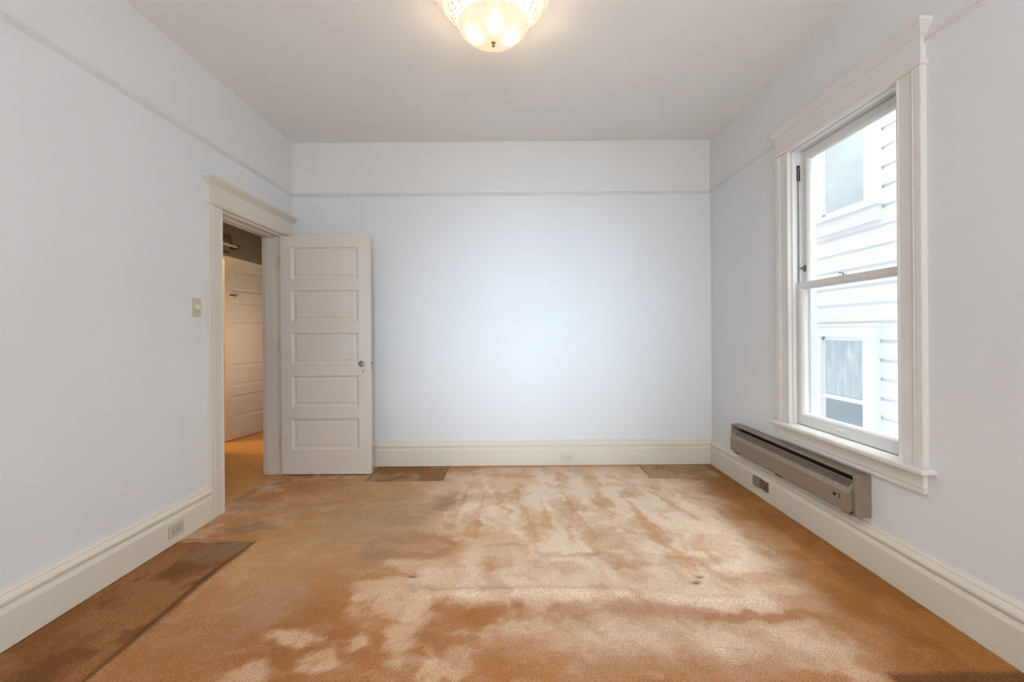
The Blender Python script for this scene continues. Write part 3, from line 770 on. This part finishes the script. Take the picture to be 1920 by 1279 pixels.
# ------------------------------------------------------------------ ceiling lamp
LC = Vector((-0.085, 2.368, H))
lamp = empty('ceiling_lamp', (LC.x, LC.y, 2.72)); tag(lamp, 'lit ivory flush-mount ceiling lamp with etched glass bowl and ornate ring', 'ceiling lamp')
def rope(r, h, a):
    return r, h
b = MB().lathe([(.262, 0), (.270, -.004), (.2715, -.012), (.268, -.018), (.262, -.020), (.256, -.024), (.246, -.040), (.240, -.045), (.232, -.047), (.226, -.045)], LC, 'Z', 96, cap=(False, False),
               mod=lambda r, h, a: (r + (.0022 * math.cos(96 / 2 * a) if .24 < r < .262 else 0), h))
b.build('medallion_ring', 'flange', lamp, 0, True)
for rr, hh, n, amp in ((.2665, -.0195, 75, .0035), (.229, -.0480, 60, .0045)):   # two ropes of beads
    b = MB(); seg = n * 8; rings = []
    for k in range(seg):
        a = 2 * PI * k / seg; q = amp * (.55 + .45 * abs(math.sin(n * a / 1.0 * .5 * 2 / 2)))
        rings.append([(LC.x + (rr + q * math.cos(t)) * math.cos(a), LC.y + (rr + q * math.cos(t)) * math.sin(a), LC.z + hh + q * math.sin(t)) for t in [2 * PI * j / 8 for j in range(8)]])
    b.loft(rings + [rings[0]], 0, (False, False))
    b.build('bead_rope', 'flange', lamp, 0, True)
prof = [(.226, -.044), (.224, -.052), (.218, -.064), (.210, -.080), (.200, -.096), (.192, -.110), (.186, -.120), (.182, -.126)]
fprof = []
for (r0, h0), (r1, h1) in zip(prof[:-1], prof[1:]):
    for t in (0, .25, .5, .75): fprof.append((r0 + (r1 - r0) * t, h0 + (h1 - h0) * t))
fprof.append(prof[-1])
def petal(r, h, a):
    k = math.cos(24 * a); t = min(1, max(0, (-h - .05) / .07))
    return r + .003 * k * math.sin(PI * t), h
b = MB().lathe(fprof, LC, 'Z', 192, cap=(False, False), mod=petal)
pan_o = b.build('fitter_pan', 'pan', lamp, 0, True)
for k in range(24):
    b = MB(); a = 2 * PI * (k + .5) / 24
    for rr, hh, s in ((.2195, -.066, .0075), (.207, -.088, .0055), (.196, -.106, .004)):
        c = LC + Vector((rr * math.cos(a), rr * math.sin(a), hh))
        o = Vector((math.cos(a), math.sin(a), -.5)).normalized(); tdir = Vector((-math.sin(a), math.cos(a), 0)); up = tdir.cross(o)
        ring = lambda q, d: [tuple(c + o * d + tdir * (q * s * .55 * math.cos(u)) + up * (q * s * 1.5 * math.sin(u))) for u in [2 * PI * j / 10 for j in range(10)]]
        b.loft([ring(1, -.002), ring(.9, .0015), ring(.5, .003)])
    b.build('drop_boss', 'amber', pan_o, 0, True)
bp = [(.184, -.122), (.186, -.126), (.184, -.132), (.176, -.146), (.160, -.163), (.138, -.180), (.110, -.194), (.078, -.204), (.045, -.210), (.015, -.212), (.0005, -.212)]
b = MB().lathe(bp, LC, 'Z', 96, cap=(False, False)); b.build('glass_bowl', 'bowl', lamp, 0, True)
b = MB().lathe([(0, 0), (.011, -.001), (.012, -.005), (.007, -.009), (.005, -.012), (.0075, -.017), (.0075, -.021), (.004, -.025), (0, -.026)], LC + Vector((0, 0, -.212)), 'Z', 20)
b.build('finial', 'brass', lamp, 0, True)
for dx, dy in ((.01, -.035), (-.095, .055), (.085, .065)):
    MB().lathe([(0, -.03), (.016, -.027), (.027, -.015), (.030, 0), (.027, .014), (.016, .03), (.013, .05), (0, .052)], LC + Vector((dx, dy, -.135)), 'Z', 16).build('bulb', 'bulb', lamp, 0, True)
MB().lathe([(0, 0), (.05, 0), (.05, -.03), (.02, -.06), (0, -.06)], LC, 'Z', 16).build('lamp_holder', 'plaster', lamp)

sp = bpy.data.lights.new('floor_fill_spot', 'SPOT'); sp.energy = 56; sp.color = (1.0, 0.90, 0.78); sp.spot_size = math.radians(112); sp.spot_blend = 1.0; sp.shadow_soft_size = 0.0  # added spot under the bowl, brightens the floor beyond the bowl's own glow
so = bpy.data.objects.new('floor_fill_spot', sp); C.objects.link(so); so.location = (LC.x, LC.y, 2.688)

# ------------------------------------------------------------------ wall heater
HY0, HY1 = 2.284, 3.600
ht = empty('wall_heater', (XR, (HY0 + HY1) / 2, .245)); tag(ht, 'long taupe electric wall heater mounted below the window', 'heater')
def xprism(prof, y0, y1):  # prof: (distance from the wall, z)
    return MB().prism([(XR - p, y0, z) for p, z in prof], [(XR - p, y1, z) for p, z in prof])
cap = [(0, .250), (.060, .250), (.072, .256), (.074, .266), (.074, .450), (.070, .459), (.060, .464), (0, .464)]
xprism(cap, HY0, HY0 + .030).build('end_cap', 'heater', ht, .004)
xprism(cap, HY1 - .030, HY1).build('end_cap', 'heater', ht, .004)
b = xprism([(0, .262), (.012, .262), (.012, .440), (0, .440)], HY0 + .03, HY1 - .03)
b.build('back_plate', 'heater_in', ht)
b = xprism([(0, .450), (.060, .454), (.071, .453), (.074, .457), (.072, .462), (.066, .464), (0, .464)], HY0 + .03, HY1 - .03)
b.build('top_lip', 'heater', ht)
# front cover: vertical face, sloped louvre, folded bottom
F0, F1 = HY0 + .034, HY1 - .034
fx, fz0, fz1, sx_, sz = .094, .270, .364, .050, .420
b = MB()
b.prism([(XR - fx, F0, fz0), (XR - fx + .0015, F0, fz0), (XR - fx + .0015, F0, fz1), (XR - fx, F0, fz1)], [(XR - fx, F1, fz0), (XR - fx + .0015, F1, fz0), (XR - fx + .0015, F1, fz1), (XR - fx, F1, fz1)])
b.box(XR - fx, F0, fz0 - .0015, XR - .05, F1, fz0)
for y0, y1 in ((F0 - .0015, F0), (F1, F1 + .0015)):
    P = [(fx, fz0), (fx, fz1), (sx_, sz), (.012, sz), (.012, fz0)]
    b.prism([(XR - p, y0, z) for p, z in P], [(XR - p, y1, z) for p, z in P])
cover = b.build('front_cover', 'heater', ht)
b = MB()
sl = lambda t: (XR - (fx + (sx_ - fx) * t), fz1 + (sz - fz1) * t)
def squad(y0, y1, t0, t1, mi=0):
    (xa, za), (xb, zb) = sl(t0), sl(t1)
    b.add([(xa, y0, za), (xa, y1, za), (xb, y1, zb), (xb, y0, zb)], [(0, 1, 2, 3)], mi)
    b.add([(xa + .001, y0, za - .001), (xa + .001, y1, za - .001), (xb + .001, y1, zb - .001), (xb + .001, y0, zb - .001)], [(0, 1, 2, 3)], mi)
squad(F0, F1, 0, .42); squad(F0, F1, .95, 1)
y = F0; squad(y, y + .025, .42, .95); y += .025
pitch = (F1 - F0 - .05) / 112
for k in range(112):
    squad(y + pitch * .52, y + pitch, .42, .95); y += pitch
squad(y, F1, .42, .95)
b.box(XR - .050, F0, .4185, XR - .044, F1, .420)
b.build('louvre', 'speckle', cover)
MB().box(XR - .090, F0 + .002, .272, XR - .088, F1 - .002, .355).box(XR - .088, F0 + .002, .350, XR - .03, F1 - .002, .354).build('inner_baffle', 'heater_in', ht)
# heating element fins between the plates
b = MB().tube([(XR - .04, F0, .33), (XR - .04, F1, .33)], .006)
b.build('heating_element', 'steel', ht)
b = MB().box(XR - fx - .0015, 2.375, .320, XR - fx, 2.425, .337).box(XR - fx - .0025, 2.379, .323, XR - fx - .0015, 2.400, .334, 1)
b.build('badge', ['dark', 'nickel'], cover)
for y in (2.335, 2.95, 3.50):
    b = MB().box(XR - .066, y, .242, XR - .010, y + .07, .256).box(XR - .078, y + .012, .248, XR - .060, y + .050, .262)
    b.build('mounting_bracket', 'heater' if y < 2.5 else 'steel', ht, .001)

# ------------------------------------------------------------------ outlets and dimmer
def outlet(name, origin, U, N, mat, label, rot=0):
    """horizontal duplex plate; U = direction along the wall, N = normal into the room"""
    U = Vector(U); N = Vector(N); Zv = Vector((0, 0, 1)); o0 = Vector(origin)
    Mx = Matrix((U, Zv, N)).transposed().to_4x4(); Mx.translation = o0
    e = empty(name, o0); tag(e, label, 'outlet', group=None)
    w, h = .058, .035
    MB().loft([[(-w, -h, 0), (w, -h, 0), (w, h, 0), (-w, h, 0)], [(-w, -h, .003), (w, -h, .003), (w, h, .003), (-w, h, .003)], [(-w + .003, -h + .003, .0055), (w - .003, -h + .003, .0055), (w - .003, h - .003, .0055), (-w + .003, h - .003, .0055)]]).build('cover_plate', mat, e, mat_world=Mx)
    MB().loft([[(-w - .001, -h - .001, 0), (w + .001, -h - .001, 0), (w + .001, h + .001, 0), (-w - .001, h + .001, 0)], [(-w - .001, -h - .001, .001), (w + .001, -h - .001, .001), (w + .001, h + .001, .001), (-w - .001, h + .001, .001)]]).build('plate_edge', 'outline', e, mat_world=Mx)
    for sx in (-1, 1):
        cx = sx * .0195
        ring = lambda r, d: [(cx + r * max(-.82, min(.82, math.cos(a) * 1.0)), r * math.sin(a), d) for a in [2 * PI * k / 24 for k in range(24)]]
        r0 = MB().loft([ring(.0185, .0050), ring(.0185, .0060)]).build('receptacle_gap', 'outline', e, mat_world=Mx)
        rc = MB().loft([ring(.0168, .0050), ring(.0168, .0072), ring(.0158, .0078)]).build('receptacle', mat, e, mat_world=Mx)
        b = MB().box(cx - .0048 - .004, .0045, .0078, cx + .0048 - .004, .0062, .0081).box(cx - .0038 - .004, -.0062, .0078, cx + .0038 - .004, -.0045, .0081)
        b.lathe([(.0025, .0078), (.0025, .0081)], (cx + .0075, 0, 0), 'Z', 10)
        b.build('slots', 'dark', rc, mat_world=Mx)
    MB().lathe([(0, .0055), (.0028, .0055), (.0028, .0068), (0, .0070)], (0, 0, 0), 'Z', 12).build('screw', 'nickel', e, mat_world=Mx)
outlet('wall_outlet', (XL + .030, 2.620, .078), (0, -1, 0), (1, 0, 0), 'plate', 'almond duplex outlet in the left baseboard near the doorway')
outlet('wall_outlet', (.490, YB - .030, .066), (1, 0, 0), (0, -1, 0), 'plate_l', 'ivory duplex outlet in the back wall baseboard')

# damaged junction box under the heater
jb = empty('junction_box', (XR - .030, 3.24, .107)); tag(jb, 'damaged grey and rusty brown junction box in the right baseboard', 'junction box')
x = XR - .030
MB().box(x - .020, 3.245, .072, x, 3.325, .142).build('grey_cover', 'grey_plate', jb, .002)
b = MB().box(x - .006, 3.150, .070, x, 3.243, .137)
b.box(x - .010, 3.155, .074, x - .006, 3.165, .133).box(x - .012, 3.200, .076, x - .006, 3.238, .130)
b.lathe([(0, -.006), (.014, -.006), (.014, -.016), (.008, -.018), (0, -.018)], (x, 3.185, .100), 'X', 14)
b.tube([(x - .008, 3.23, .13), (x - .02, 3.215, .14), (x - .016, 3.2, .147)], .0025).tube([(x - .008, 3.16, .09), (x - .02, 3.165, .075), (x - .012, 3.18, .068)], .0025)
b.build('broken_receptacle', 'rust', jb, .001)
MB().lathe([(0, -.020), (.003, -.020), (.003, -.022), (0, -.0225)], (x, 3.285, .107), 'X', 10).build('screw', 'steel', jb)

# dimmer on the left wall
dm = empty('dimmer_switch', (XL, 2.843, 1.372)); tag(dm, 'almond dimmer switch plate with round knob beside the doorway', 'light switch')
def pl(x0, x1, w, h): return [[(x, 2.843 - w, 1.372 - h), (x, 2.843 + w, 1.372 - h), (x, 2.843 + w, 1.372 + h), (x, 2.843 - w, 1.372 + h)] for x in (x0, x1)]
MB().loft(pl(XL, XL + .004, .037, .058) + pl(XL + .006, XL + .0065, .034, .055)[:1]).build('cover_plate', 'plate', dm)
MB().lathe([(0, .006), (.021, .006), (.0205, .010), (.0185, .012), (.0175, .024), (.0155, .026), (0, .0265)], (XL, 2.843, 1.372), 'X', 28).build('knob', 'plate_l', dm, 0, True)
for dz in (-.042, .042):
    MB().lathe([(0, .0058), (.003, .006), (.003, .0072), (0, .0076)], (XL, 2.843, 1.372 + dz), 'X', 10).build('screw', 'nickel', dm)
